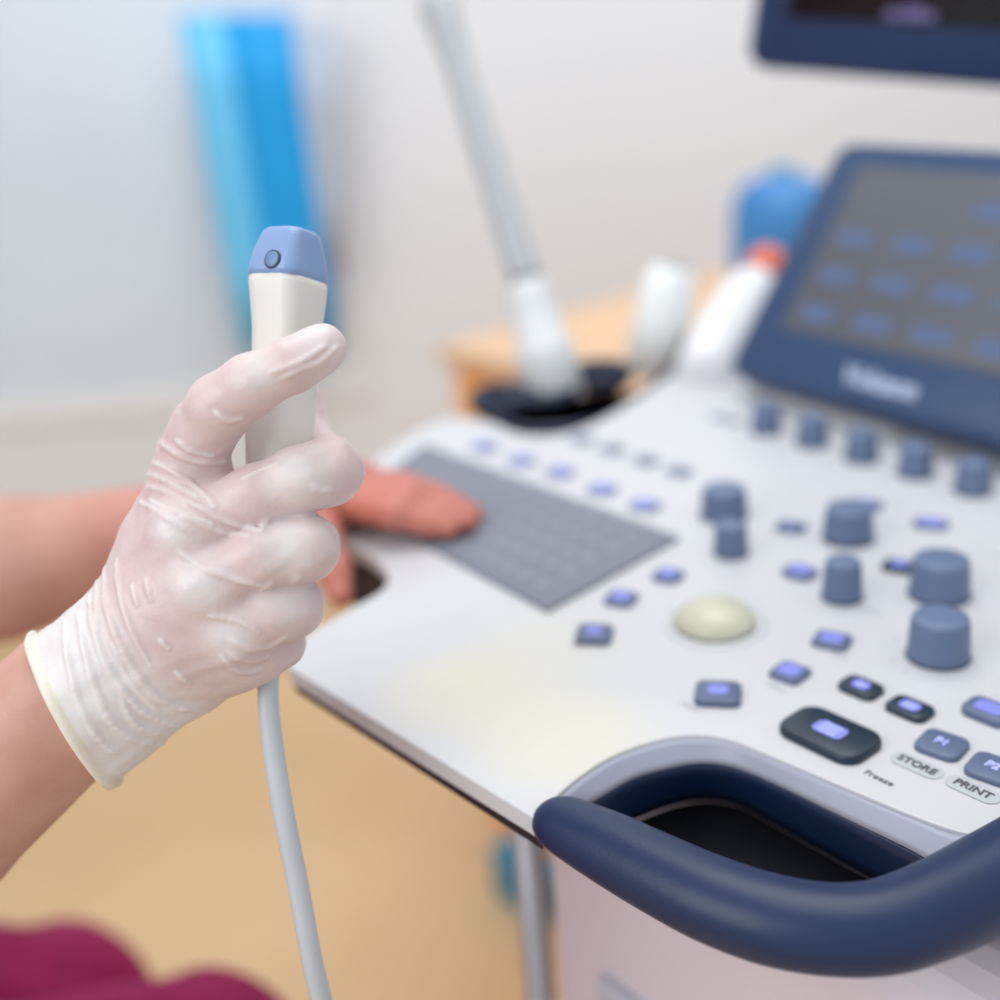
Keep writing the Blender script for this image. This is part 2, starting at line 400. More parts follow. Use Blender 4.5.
# keyboard
kp = [(548, 613), (680, 540), (425, 447), (348, 506)]
k0, k1, k2, k3 = [xy(*p) for p in kp]
def quadpt(s_, t_): return (k3.lerp(k0, s_)).lerp(k2.lerp(k1, s_), t_)
bm = bmesh.new(); prism(bm, [k0, k1, k2, k3], TOP-.002, TOP+.0022); kb = mk('keyboard', bm, m_key, um, smooth=False, bev=.001, label='flat grey typing keyboard pad')
bm = bmesh.new()
for r in range(5):
    for cidx in range(13):
        if r == 0 and 3 < cidx < 8: continue
        s_ = .07+cidx*.069+(r % 2)*.015; t_ = .14+r*.175
        if s_ > .97: continue
        o = quadpt(s_, t_); 
        rr = rrect(.0068, .0062, .002, 3)
        vs = [bm.verts.new(o+U*x+V*y+Z*.0025) for x, y in rr]; bm.faces.new(vs)
mk('key_markings', bm, m_keym, kb, smooth=False, label='paler printed key marks')
# buttons -------------------------------------------------------------
def button(px, py, w, h, material, label=None, ang=0, r=.35, hh=.0022, icon='blob', isz=.45, sub=None):
    hh = hh*.72; o = xy(px, py, TOP+hh)
    ux = (U*math.cos(math.radians(ang))+V*math.sin(math.radians(ang))); vx = Z.cross(ux)
    rad = min(w, h)*r
    def ring(z, sc): return [o+Z*(z-hh)+ux*x+vx*y for x, y in rrect(w*sc if sc == 1 else w-(1-sc)*h, h*sc, rad*sc, 5)]
    bm = bmesh.new(); loft(bm, [ring(-.001, 1), ring(hh*.65, 1), ring(hh*.92, .95), ring(hh, .88)])
    b_ = mk('button', bm, material, um, label=label)
    if icon:
        bm = bmesh.new()
        if icon in ('blob', 'glyph'):
            iw, ih = w*isz, h*isz
            vs = [bm.verts.new(o+Z*.0003+ux*x+vx*y) for x, y in rrect(iw, ih, min(iw, ih)*.3, 4)]; bm.faces.new(vs)
            ic = mk('button_icon', bm, m_lit, b_, smooth=False, label='lit violet icon')
        if icon == 'glyph':
            bm = bmesh.new()
            for j in (-.3, 0, .3):
                ebox(bm, o+Z*.0003-ux*iw*.3+vx*(ih*j-ih*.05), ux*iw*.6, vx*ih*.1, Z*.0002)
            mk('icon_lines', bm, m_litw, b_, smooth=False)
    return b_, o, ux, vx
frz = button(830, 730, .0330, .0215, m_btnd, 'large dark freeze button with violet icon', 0, .3, .0045, 'glyph', .36)
button(861, 685, .0155, .0115, m_btnd, 'small dark button left of its twin', 0, .3, .003, 'glyph', .45)
button(910, 706, .0160, .0115, m_btnd, 'small dark button right of its twin', 0, .3, .003, 'glyph', .48)
p1 = button(942, 742, .0155, .0145, m_btn, 'slate button marked P1', 8, .24, .003, None)
p2 = button(993, 766, .0155, .0145, m_btn, 'slate button marked P2', 8, .24, .003, None)
for (b_, o, ux, vx), s_ in ((p1, 'P1'), (p2, 'P2')):
    text('button_marking', s_, .0048, o+Z*.0002, U, V, m_litw, b_, bold=.0001)
button(990, 708, .0175, .0125, m_btn, 'slate button with lit pointer icon', 0, .3, .004, 'blob', .6)
button(718, 690, .0170, .0155, m_btn, 'slate rectangular button left of the diamond one', 38, .2, .004, 'blob', .45)
button(790, 670, .0128, .0128, m_btn, 'diamond shaped lit button', 5, .18, .003, 'blob', .66)
button(832, 638, .0145, .0125, m_btn, None, 20, .22, .003, 'blob', .62)
button(594, 631, .0150, .0150, m_btn, 'square slate button below the keyboard corner', 38, .2, .004, 'blob', .4)
button(621, 596, .0135, .0135, m_btn, None, 25, .25, .003, 'blob', .62)
button(668, 573, .0130, .0130, m_btn, None, 15, .3, .003, 'blob', .62)
button(800, 570, .0150, .0130, m_btn, None, 5, .35, .003, 'blob', .66)
button(791, 525, .0140, .0115, m_btn, None, 20, .3, .003, 'blob', .35)
button(899, 564, .0140, .0120, m_btnd, 'dark button half behind the upper right knob', 15, .3, .003, 'blob', .55)
button(931, 522, .0165, .0120, m_btn, None, 25, .4, .0025, 'blob', .72)
button(866, 503, .0165, .0120, m_btn, None, 20, .4, .0025, 'blob', .5)
for x, y in ((485, 445), (521, 459), (560, 471), (602, 488), (645, 504)):
    button(x, y, .0165, .0150, m_btng, None, 10, .4, .0025, 'blob', .66)
for x, y in ((582, 437), (612, 447), (646, 458), (679, 469)):
    button(x, y, .0150, .0115, m_btng, None, 0, .4, .003, None)
bm = bmesh.new(); q = xy(726, 418, TOP+.001); ebox(bm, q-U*.01-V*.004-Z*.001, U*.02, V*.008, Z*.001); mk('indicator_mark', bm, m_btng, um, smooth=False)
# knobs ----------------------------------------------------------------
def knob(px, py, rb, h, label=None, top=.88):
    """px py: centre of the base"""
    o = xy(px, py); rt = rb*top
    bm = bmesh.new(); n = 48
    prof = [(rb*.96, -.0005), (rb, .001), (rb*.985, h*.25), (rb*(.985+top)/2, h*.62), (rt*1.0, h*.88), (rt*.95, h*.97), (rt*.86, h), (rt*.5, h*1.005), (.0001, h*1.005)]
    lathe(bm, prof, o, Z, n)
    k_ = mk('knob', bm, m_knob, um, label=label)
    bm = bmesh.new(); lathe(bm, [(rb*1.03, -.0005), (rb*1.03, .0007), (rb*.98, .0009)], o, Z, n)
    mk('knob_skirt', bm, m_btnd, k_)
    return k_
for x, y in ((766, 428), (812, 441), (861, 456), (915, 471), (972, 488)): knob(x, y+3, .0094, .0165, None, .84)
knob(724, 515, .0118, .0150, 'wide slate knob right of the keyboard', .92)
knob(731, 553, .0082, .0150, 'narrow slate knob in front of the wide one')
knob(848, 538, .0120, .0165, 'wide slate knob above the tall narrow knob', .88)
knob(842, 597, .0086, .0175, 'tall narrow slate knob in the middle of the panel')
knob(939, 594, .0126, .0170, 'large slate knob, rear of the right hand pair', .93)
knob(938, 656, .0118, .0175, 'large slate knob, front of the right hand pair', .92)
# trackball
o = xy(715, 624)
bm = bmesh.new(); lathe(bm, [(.0215, 0), (.0212, .0006), (.019, .0010), (.0178, .0006), (.0174, .0001)], o); mk('trackball_ring', bm, m_ring, um)
bm = bmesh.new(); R_ = .021
lathe(bm, [(.0168*math.cos(t), .0009+.0095*math.sin(t)) for t in [i*math.pi/2/12 for i in range(13)]], o); mk('trackball', bm, m_ball, um, label='cream coloured trackball dome')
# printed labels
for (x, y, s_) in ((917, 765, 'STORE'), (973, 789, 'PRINT')):
    o = xy(x, y, TOP+.0003)
    bm = bmesh.new(); bm.faces.new([bm.verts.new(o+U*a_+V*b_) for a_, b_ in rrect(.0185, .0078, .0039, 8)])
    ov = mk('label_plate', bm, m_oval, um, smooth=False, label='pale grey oval printed %s' % s_)
    text('lettering', s_, .0047, o+Z*.0002, U, V, m_text, ov, .0001, bold=.00008)
text('lettering', 'Freeze', .0040, xy(879, 778, TOP+.0002), U, V, mat('print_light', srgb(120, 120, 128), .6), um, .0001)
for (x, y, w) in ((690, 708, .010), (840, 657, .011), (775, 688, .009), (897, 640, .003), (893, 662, .003), (905, 672, .002), (870, 612, .012), (985, 552, .016), (575, 648, .006), (900, 505, .010)):
    o = xy(x, y, TOP+.0002); bm = bmesh.new()
    n_ = max(1, int(w/.0022))
    for i in range(n_): ebox(bm, o+U*(i*.0022-w/2), U*.0014, V*(.0018 if i % 2 else .0012), Z*.0001)
    mk('printed_caption', bm, m_ring if w > .013 else mat('caption_grey', srgb(176, 178, 186), .6), um, smooth=False)
# touch screen ---------------------------------------------------------
BL = onz(724, 371, .897)
right = (onz(1000, 446, .897)-BL).normalized()
# lean the panel back about 45 degrees
r_ = ray(840, 141); t = (BL-EYE).dot(right)/r_.dot(right); TL = EYE+r_*t
upv = (TL-BL); TH = upv.length; upv = upv.normalized(); nr = right.cross(upv).normalized()
TW = .275
bm = bmesh.new()
def slab(bm, o, w, h, r, t0, t1):
    rings = []
    for z_, sc in ((t0, 0), (t0+(t1-t0)*.6, 0), (t1-.0015, .0008), (t1, .003)):
        rings.append([o+right*(w/2+x)+upv*(h/2+y)+nr*z_ for x, y in rrect(w-2*sc, h-2*sc, r, 7)])
    loft(bm, rings)
slab(bm, BL, TW, TH, .012, -.022, 0)
ts = mk('touch_screen', bm, m_bezel, um, label='navy framed touch screen leaning back above the panel')
bm = bmesh.new(); slab(bm, BL+right*.027+upv*.036+nr*.001, TW-.054, TH-.052, .003, -.002, .0003)
mk('display', bm, m_disp, ts, label='dim grey display with blue tiles')
bm = bmesh.new()
for row in range(4):
    for cidx in range(5):
        if (row, cidx) in ((3, 0), (3, 1)): continue
        o = BL+right*(.052+cidx*.042)+upv*(.050+row*.026)+nr*.0016
        bm.faces.new([bm.verts.new(o+right*x+upv*y) for x, y in rrect(.027, .011, .003, 4)])
mk('display_tiles', bm, m_tile, ts, smooth=False)
text('brand_lettering', 'Voluson', .0160, BL+right*.118+upv*.017+nr*.0006, right, upv, mat('logo_white', srgb(165, 178, 205), .4), ts, .0003, bold=.0008)
# support of the touch screen
bm = bmesh.new(); ebox(bm, BL+right*.09-nr*.07-Z*.03, right*.12, Vector((V.x, V.y, 0))*.05, Z*.09); mk('screen_mount', bm, m_white, um, smooth=False, bev=.008)
# monitor --------------------------------------------------------------
b0 = P(744, 67, .86); b1 = P(1000, 87, .775); mr_ = (b1-b0).normalized(); back = Vector((V.x, V.y, 0)); mu = (Z*1.0+back*.12); mu = (mu-mu.dot(mr_)*mr_).normalized(); mn = mr_.cross(mu).normalized()
MW, MH = .44, .29
def slab2(bm, o, w, h, r, t0, t1, e=.004):
    loft(bm, [[o+mr_*(w/2+x)+mu*(h/2+y)+mn*z_ for x, y in rrect(w-2*sc, h-2*sc, r, 7)] for z_, sc in ((t0, e), (t0+e, 0), (t1-e, 0), (t1, e))])
bm = bmesh.new(); slab2(bm, b0, MW, MH, .016, -.035, 0); mo = mk('monitor', bm, m_monitor, um, label='navy framed monitor at the top right')
bm = bmesh.new(); slab2(bm, b0+mr_*.026+mu*.034+mn*.0005, MW-.052, MH-.06, .004, -.002, .0006, .0005); mk('display', bm, m_screen, mo, label='dark display')
bm = bmesh.new()
for i, (x, w) in enumerate(((.095, .01), (.107, .012), (.121, .006))): ebox(bm, b0+mr_*x+mu*.037+mn*.001, mr_*w, mu*(.006 if i != 1 else .008), mn*.0003)
mk('display_readout', bm, mat('readout', srgb(90, 80, 130), .5, emit=srgb(90, 80, 130), es=.3), mo, smooth=False)
# monitor arm and stand (behind)
ctr = b0+mr_*MW/2
bm = bmesh.new()
tube(bm, catmull([ctr+mu*.10-mn*.035, ctr+mu*.08-mn*.10, ctr-mn*.14-Z*.04, Vector((ctr.x, ctr.y, .87))-mn*.14], 6), .022); mk('monitor_arm', bm, m_white, um)
# probe holder tray at the back left
tp = [xy(x, y, TOP-.004) for x, y in ((695, 362), (660, 384), (615, 412), (570, 430), (525, 432), (488, 420))]
td = V*.05
bm = bmesh.new(); prism(bm, [q_+V*.001 for q_ in tp]+[q_+td for q_ in reversed(tp)], TOP-.03, TOP-.001)
ho = mk('probe_holder', bm, m_hold, um, smooth=False, bev=.004, label='dark navy probe holder tray')
for (x, y) in ((545, 405), (600, 385), (505, 410)):
    o = onz(x, y, TOP-.008); bm = bmesh.new(); lathe(bm, [(.021, 0), (.0235, .003), (.0235, .012), (.021, .014), (.0165, .013), (.0160, .002), (.0162, -.004)], o, Z, 28); mk('holder_cup', bm, m_hold, ho)
# cart body under the panel
co = onz(560, 905, .80); co.z = 0
c0 = Vector((P(528, 900, .56).x, P(528, 900, .56).y, 0))
bm = bmesh.new(); ebox(bm, c0+Z*.14, U*.36, V*.34, Z*.695); mk('cart_body', bm, m_cart, um, smooth=False, bev=.03, seg=6, label='pale body of the machine below the panel')
bm = bmesh.new(); ebox(bm, c0+U*.05-V*.006+Z*.18, U*.26, V*.01, Z*.55); mk('front_panel', bm, m_cart2, um, smooth=False, bev=.004)
bm = bmesh.new(); ebox(bm, c0-U*.03-V*.06+Z*.08, U*.42, V*.46, Z*.07); mk('cart_base', bm, m_cart2, um, smooth=False, bev=.02, seg=5)
for i, j in ((.0, -.02), (.36, -.02), (0, .34), (.36, .34)):
    o = c0+U*i+V*j+Z*.045; bm = bmesh.new(); lathe(bm, [(.02, -.014), (.042, -.012), (.045, 0), (.042, .012), (.02, .014)], o, U, 28)
    ebox(bm, o-U*.02+V*-.012+Z*.02, U*.04, V*.024, Z*.03); mk('caster', bm, m_dark, um)
# pale post beside the body
q = P(533, 900, .62); bm = bmesh.new(); tube(bm, [Vector((q.x, q.y, .14)), Vector((q.x, q.y, .845))], .008); mk('support_post', bm, m_metal, um)
# ------------------------------------------------------------------ teal box on the floor
q = onz(497, 872, 0)-V*.07+Vector((.05, 0, 0))
bn = thing('storage_box', 'small teal box with lid standing on the tan floor beyond the machine', 'box', Vector((q.x, q.y, 0)))
bm = bmesh.new(); ebox(bm, q, U*.10, V*.045, Z*.062); mk('box_body', bm, m_teal, bn, smooth=False, bev=.006)
bm = bmesh.new(); ebox(bm, q-U*.003-V*.003+Z*.062, U*.106, V*.051, Z*.014); mk('lid', bm, m_teal, bn, smooth=False, bev=.004)
# ------------------------------------------------------------------ probes in the holder
def along(p0, p1, stops, sides=24):
    ax = (p1-p0); L_ = ax.length; bm = bmesh.new(); lathe(bm, [(r, h*L_) for h, r in stops], p0, ax, sides); return bm
w0 = onz(561, 416, .862); w1 = P(526, 282, .82); w2 = P(436, -4, .87)
wd = thing('endocavity_probe', 'long thin grey wand probe standing in the dark holder', 'probe', w0)
mk('probe_handle', along(w0, w1, [(0, .015), (.02, .0195), (.45, .0205), (.55, .0195), (.57, .0175), (.9, .0150), (1.0, .0130), (1.02, .010)]), mat('wand_grey', srgb(228, 232, 233), .4), wd)
mk('probe_shaft', along(w1, w2, [(0, .0125), (.03, .0115), (.35, .0105), (.75, .0105), (.85, .0120), (.95, .0150), (.99, .014)]), mat('wand_shaft', srgb(176, 182, 186), .35), wd)
mk('probe_tip', along(P(447, 28, .868), P(440, -4, .87), [(0, .0095), (.5, .0105), (1, .009), (1.05, .004)]), mat('wand_tip', srgb(96, 106, 112), .4), wd)
v0 = onz(650, 378, .862); v1 = P(673, 268, .88)
pr = thing('ultrasound_probe', 'short white probe standing in the dark holder beside the touch screen', 'probe', v0)
mk('probe_body', along(v0, v1, [(0, .014), (.03, .0205), (.5, .0215), (.75, .020), (.97, .017), (1.0, .014), (1.001, .001)]), mat('rear_probe_white', srgb(244, 248, 247), .4), pr)
mk('probe_tip', along(v1, v1+(v1-v0)*.06, [(0, .0115), (.7, .0105), (1, .004)]), mat('rear_probe_tip', srgb(170, 178, 180), .4), pr)
# gel bottle
g0 = onz(702, 378, .882); g1 = P(758, 280, .93)
gb = thing('gel_bottle', 'white squeeze bottle with orange cap leaning beside the touch screen', 'bottle', g0)
ax = (g1-g0)
mk('bottle_body', along(g0, g1, [(0, .018), (.03, .021), (.4, .023), (.8, .021), (.93, .018), (.97, .013), (1, .012)]), m_bottle, gb)
mk('bottle_cap', along(g1, g1+ax*.28, [(0, .015), (.6, .0165), (.85, .013), (1, .006)]), m_or, gb)

# ================================================================== THE HELD PROBE
D = .392
def frame_ring(cx, cy, hw, ht, ang, d, r=.35, n=7):
    """rounded box section across the probe; widths in pixels at depth d, ang = turn about the probe axis"""
    ca, sa = math.cos(ang), math.sin(ang)
    base = P(cx, cy, d); k = d/F
    out = []
    for x, y in rrect(2*hw*k, 2*ht*k, min(hw, ht)*k*r*2, n):
        out.append(base+pX*(x*ca-y*sa)+pN*(x*sa+y*ca)-pA*((x*ca-y*sa)*.05))
    return out
pA = (P(291, 232, D)-P(279, 650, D)).normalized()
view = M.to_3x3()@Vector((0, 0, -1))
pX = view.cross(pA).normalized(); pN = pA.cross(pX).normalized()   # pN ~ away from camera
ANG = math.radians(-28)
hp_ = thing('ultrasound_probe', 'white probe with pale blue head held upright in the gloved hand', 'probe', P(279, 660, D))
ringb = [(272, 668, 12, 12, .9), (273, 650, 15, 15, .8), (275, 620, 21, 21, .6), (276, 560, 25, 27, .5), (278, 500, 27, 31, .42), (279.5, 440, 28.5, 32, .36), (282, 400, 28, 31, .32), (285.5, 360, 28, 29, .3), (287, 330, 28.2, 30, .28), (288, 305, 29.2, 33, .27), (288.2, 287, 30.2, 34.5, .26), (288.2, 280, 30.2, 34.5, .26)]
bm = bmesh.new(); loft(bm, [frame_ring(x, y, w, t_, ANG, D, r) for x, y, w, t_, r in ringb]); bd = mk('probe_body', bm, m_pbody, hp_, label='off-white grip')
ringh = [(288.2, 280, 30.1, 34.3, .22), (288.4, 272, 30, 33.5, .22), (289.5, 255, 27.5, 30, .22), (291, 240, 24.5, 25, .23), (291.8, 234, 23, 23.5, .26), (292, 231, 20, 20.5, .3), (292, 230, 15, 16, .4)]
bm = bmesh.new(); loft(bm, [frame_ring(x, y, w, t_, ANG, D, r) for x, y, w, t_, r in ringh]); hd = mk('probe_head', bm, m_phead, hp_, label='pale blue head')
# round mark on the head, lying on its broad left face
fn = (-(pX*(-math.sin(ANG))+pN*math.cos(ANG))).normalized()
fX = (pX*math.cos(ANG)+pN*math.sin(ANG)).normalized()
tilt = (fn+pA*.12).normalized(); fc = P(289.6, 259, D)+fn*(30.2*D/F)-fX*(11.5*D/F)
fc = P(274, 260, (P(274, 260, 1)-EYE).length and ((fc-EYE).dot(tilt)/(ray(274, 260).dot(tilt))))
fc = fc+tilt*.0007
bm = bmesh.new(); lathe(bm, [(.0031, -.0016), (.0031, .0003), (.0026, .0004), (.0026, .0003)], fc, tilt, 28); mk('mark_ring', bm, m_line, hd)
bm = bmesh.new(); lathe(bm, [(.0026, -.0016), (.0026, .0005), (.0022, .0007), (.0001, .0007)], fc, tilt, 28); mk('round_mark', bm, m_pbtn, hd, label='darker blue round mark')
# cable
cp = [P(272, 655, D), P(268, 690, D-.002), P(272, 740, D-.004), P(283, 810, D-.006), (P(297, 880, D-.004)), P(312, 960, D), P(330, 1040, D+.01), P(350, 1160, D+.03), P(380, 1400, D+.06)]
end = cp[-1]; cp += [Vector((end.x+.05, end.y+.05, .35)), Vector((end.x+.16, end.y+.14, .15)), Vector((end.x+.26, end.y+.22, .16))]
bm = bmesh.new(); tube(bm, catmull(cp, 8), 10.6*D/F, 20); mk('cable', bm, m_cable, hp_, label='pale grey cable hanging from the probe')

# ================================================================== THE PERSON
H = .37
def p(x, y, dz=0, r=0): return np.array(P(x, y, H+dz/1000.))
def rr_(r, dz=0): return r*(H+dz/1000.)/F
def seq(spec, k=.004):
    return chain([p(x, y, dz) for x, y, dz, r in spec], [rr_(r, dz) for x, y, dz, r in spec], k)
XC3 = M.to_3x3()@Vector((1, 0, 0)); YC3 = M.to_3x3()@Vector((0, 1, 0))
palm = union([
    seq([(102, 672, 20, 58), (156, 590, 12, 38), (186, 532, 2, 32)]),
    seq([(100, 690, 20, 58), (160, 626, 8, 38), (204, 586, 0, 33)]),
    seq([(104, 705, 22, 52), (176, 658, 12, 36), (232, 630, 4, 31)]),
    seq([(112, 712, 26, 46), (190, 680, 20, 32), (246, 660, 13, 25)]),
    seq([(122, 640, 26, 42), (170, 540, 20, 33), (194, 500, 14, 30)]),
    seq([(150, 620, 32, 40), (215, 600, 32, 36)]),
], .010)
thumb = seq([(126, 636, 28, 38), (162, 540, 22, 34), (190, 462, 11, 31), (203, 432, 5, 31), (221, 406, -2, 30.5), (250, 385, -7, 28), (290, 366, -9, 25), (318, 351, -7, 22), (325, 347, -6, 20)], .005)
web = seq([(160, 560, 20, 34), (196, 494, 16, 28), (212, 486, 12, 22)], .008)
index = seq([(186, 528, 2, 33), (255, 497, 0, 29), (300, 480, 0, 31), (329, 471, 6, 31), (330, 466, 24, 27), (309, 438, 42, 21), (303, 403, 48, 20)], .005)
middle = seq([(204, 586, 0, 33), (262, 557, -2, 30), (303, 548, 2, 33), (308, 546, 22, 29), (285, 540, 38, 24), (262, 530, 40, 21)], .005)
ring = seq([(232, 630, 4, 31), (270, 610, 3, 29), (289, 606, 7, 31), (292, 606, 26, 27), (272, 598, 40, 23), (252, 588, 40, 20)], .005)
pinky = seq([(246, 660, 13, 24), (266, 652, 13, 22), (280, 643, 18, 23), (282, 640, 34, 21), (266, 636, 44, 19), (248, 628, 44, 17)], .004)
def hand0(q):
    pm = smin(palm(q), web(q), .008)
    d = smin(pm, thumb(q), .007)
    for fgr in (index, middle, ring, pinky):
        d = smin(d, smin(fgr(q), pm, .007), .0012)
    return d
armdir = (p(0, 770, 32)-p(96, 680, 22)); armdir /= np.linalg.norm(armdir)
rim_c = p(73, 709, 25)
cuff0 = seq([(112, 662, 20, 56), (92, 688, 23, 69), (70, 714, 26, 77), (48, 740, 28, 78)], .006)
e1 = np.cross(armdir, np.array([0, 0, 1.])); e1 /= np.linalg.norm(e1); e2 = np.cross(armdir, e1)
rimn = np.array(XC3*(-.88)-YC3*.47) + np.array(view)*(-.22); rimn /= np.linalg.norm(rimn)
def cuffsolid(q):
    d = cuff0(q); v_ = q-rim_c; s_ = v_@armdir; a_ = np.arctan2(v_@e1, v_@e2)
    w_ = np.clip((s_+.035)/.03, 0, 1)
    return d - w_*(.0009*np.sin(a_*5+s_*160)+.0007*np.sin(a_*9-s_*90+1.))
def glove_base(q):
    d = smin(hand0(q), cuffsolid(q), .008)
    cut = (q-rim_c)@rimn
    return smx(d, cut, .0015)
def march(fn, px, py, n=60):
    """first surface point along a viewing ray of the photograph"""
    o = np.array(EYE); r = np.array(ray(px, py)); L_ = np.linalg.norm(r); r = r/L_; t_ = .30
    for i in range(n):
        d = float(fn(np.array([o+r*t_], np.float32))[0])
        if d < .00002: return o+r*t_
        t_ += d*.85
        if t_ > .6: return None
    return o+r*t_
ridges = [  # pixel polylines, radius mm
    ([(136, 484), (156, 488), (176, 496), (200, 508), (224, 520), (264, 532)], .8), ([(152, 462), (170, 470), (188, 482), (206, 496), (216, 508)], .8),
    ([(160, 441), (170, 450), (186, 458), (206, 462), (224, 462)], .8), ([(144, 472), (170, 482), (196, 496)], .7), ([(216, 412), (228, 420), (242, 418)], .8),
    ([(180, 552), (200, 566), (224, 576), (250, 583), (272, 588)], .8), ([(136, 500), (160, 512), (190, 532)], .7), ([(186, 516), (216, 530), (250, 536)], .6),
    ([(282, 378), (300, 370), (320, 362), (340, 344)], .8), ([(272, 372), (300, 362), (326, 346)], .6),
    ([(210, 616), (240, 622), (262, 634)], .6), ([(232, 640), (250, 648), (268, 646), (284, 638)], .8), ([(228, 652), (248, 660), (268, 656)], .9), ([(230, 666), (246, 672), (262, 668)], .9), ([(222, 656), (236, 668)], .6),
    ([(108, 550), (104, 576), (106, 606), (118, 640), (134, 670), (150, 690), (170, 704), (200, 712)], 1.2),
    ([(88, 590), (92, 620), (104, 660), (126, 694), (150, 716), (176, 726)], .9), ([(78, 612), (84, 650), (96, 690), (112, 722), (136, 740), (164, 744)], 1.0),
    ([(64, 622), (68, 660), (80, 706), (100, 740), (120, 756)], .9), ([(116, 560), (120, 596), (134, 636), (152, 668)], .7), ([(100, 560), (96, 590), (98, 630)], .7), ([(122, 700), (136, 724), (160, 734)], .8),
    ([(132, 586), (138, 606)], .5), ([(146, 580), (152, 600)], .5), ([(160, 640), (170, 650)], .5), ([(176, 672), (190, 684)], .5), ([(244, 478), (280, 462)], .5),
    ([(312, 486), (320, 492), (332, 490)], .7), ([(292, 582), (300, 576)], .6), ([(262, 590), (272, 582)], .6), ([(262, 530), (266, 520)], .6),
    ([(176, 440), (190, 450), (214, 456)], .5), ([(150, 500), (180, 514), (214, 524)], .5), ([(110, 640), (130, 680), (160, 712)], .6),
]
rsegs = []
for pl, rad in ridges:
    pts = []
    sm = catmull([Vector((x_, y_, 0)) for x_, y_ in pl], 8); keep = [sm[0]]
    for q_ in sm[1:]:
        if (q_-keep[-1]).length > 4.5: keep.append(q_)
    pts = [s3 for s3 in (march(glove_base, q_.x, q_.y) for q_ in keep) if s3 is not None]
    n_ = len(pts)
    for i in range(n_-1):
        if np.linalg.norm(pts[i+1]-pts[i]) > .012: continue
        f0 = math.sin(math.pi*(i+.3)/n_)**.4; f1 = math.sin(math.pi*min(i+1.3, n_-.2)/n_)**.4
        rsegs.append((pts[i], pts[i+1], rad*.001*f0*.75, rad*.001*f1*.75))
rimring = [rim_c+(np.array((Vector(rimn).orthogonal().normalized()))*0) for _ in ()]
# rim : where the cutting plane meets the cuff
rz_ = Vector(rimn).normalized(); rx_ = rz_.orthogonal().normalized(); ry_ = rz_.cross(rx_)
rimpts = []
for k in range(48):
    a_ = 2*math.pi*k/48; d_ = np.array(rx_*math.cos(a_)+ry_*math.sin(a_)); lo_, hi_ = .005, .06
    for _ in range(24):
        md = (lo_+hi_)/2
        if float(smin(hand0(np.array([rim_c+d_*md], np.float32)), cuffsolid(np.array([rim_c+d_*md], np.float32)), .008)[0]) < 0: lo_ = md
        else: hi_ = md
    rimpts.append(rim_c+d_*lo_)
rimcaps = [cap(rimpts[i], rimpts[(i+1) % 48], .00165, .00165) for i in range(48)]
rsbb = [(np.minimum(a_, b_)-.004, np.maximum(a_, b_)+.004) for a_, b_, _, _ in rsegs]
def glove(q):
    d = glove_base(q)
    m = np.abs(d) < .004
    if m.any():
        idx = np.where(m)[0]; qq = q[idx]; dd = d[idx]
        for (a_, b_, ra, rb), (l_, h_) in zip(rsegs, rsbb):
            s_ = ((qq > l_) & (qq < h_)).all(1)
            if s_.any():
                dd[s_] = smin(dd[s_], cap(a_, b_, ra, rb)(qq[s_])+.00015, .0016)
        dd = dd + .00022*np.sin(qq[:, 0]*300+3*np.sin(qq[:, 2]*210))*np.sin(qq[:, 2]*260+2*np.sin(qq[:, 1]*260)) 
        d[idx] = dd
    m = np.abs((q-rim_c)@rimn) < .012
    if m.any():
        qq = q[m]; r_m = rimcaps[0](qq)
        for c_ in rimcaps[1:]: r_m = np.minimum(r_m, c_(qq))
        d[m] = smin(d[m], r_m, .0008)
    return d
# glove material : thin latex over pink skin
m_glove = mat('latex_glove', srgb(224, 216, 216), .38, scale=60, col2=srgb(214, 198, 198), sss=.3, bump=.35, bscale=260)
def glove_nodes():
    nt = m_glove.node_tree; b = nt.nodes['Principled BSDF']
    at = nt.nodes.new('ShaderNodeAttribute'); at.attribute_name = 'tint'
    src = b.inputs['Base Color'].links[0].from_socket
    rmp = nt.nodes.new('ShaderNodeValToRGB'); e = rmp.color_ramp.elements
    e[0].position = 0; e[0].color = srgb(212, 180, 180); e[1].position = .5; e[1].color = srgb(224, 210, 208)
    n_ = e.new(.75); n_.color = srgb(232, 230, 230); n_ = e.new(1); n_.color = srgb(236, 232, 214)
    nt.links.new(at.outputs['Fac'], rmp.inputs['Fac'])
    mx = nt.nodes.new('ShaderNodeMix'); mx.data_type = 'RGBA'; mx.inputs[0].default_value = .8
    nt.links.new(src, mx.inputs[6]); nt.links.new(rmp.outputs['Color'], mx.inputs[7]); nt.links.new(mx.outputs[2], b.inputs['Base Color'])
glove_nodes()

person = None
# body landmarks (metres)
SR, SL = Vector((-.60, .285, 1.085)), Vector((-.60, .655, 1.085))
EL_R = Vector((-.395, .315, .775)); WR = Vector(p(84, 690, 26))
EL_L = Vector((-.40, .60, .855)); A0 = P(0, 568, .60); LW = onz(300, 502, TOP+.018)
head = Vector((-.60, .47, 1.325))
a0 = Vector(p(-70, 826, 34))
T = lambda v: tuple(v)
arms = [
    chain([T(SR), T(EL_R), T(a0), T(WR), tuple(p(112, 664, 22))], [.050, .040, .0290, .0240, .019], .004),
    chain([T(SL), T(EL_L), T(A0), T(LW.lerp(A0, .25)), T(LW)], [.050, .043, .0330, .020, .0165], .012)]
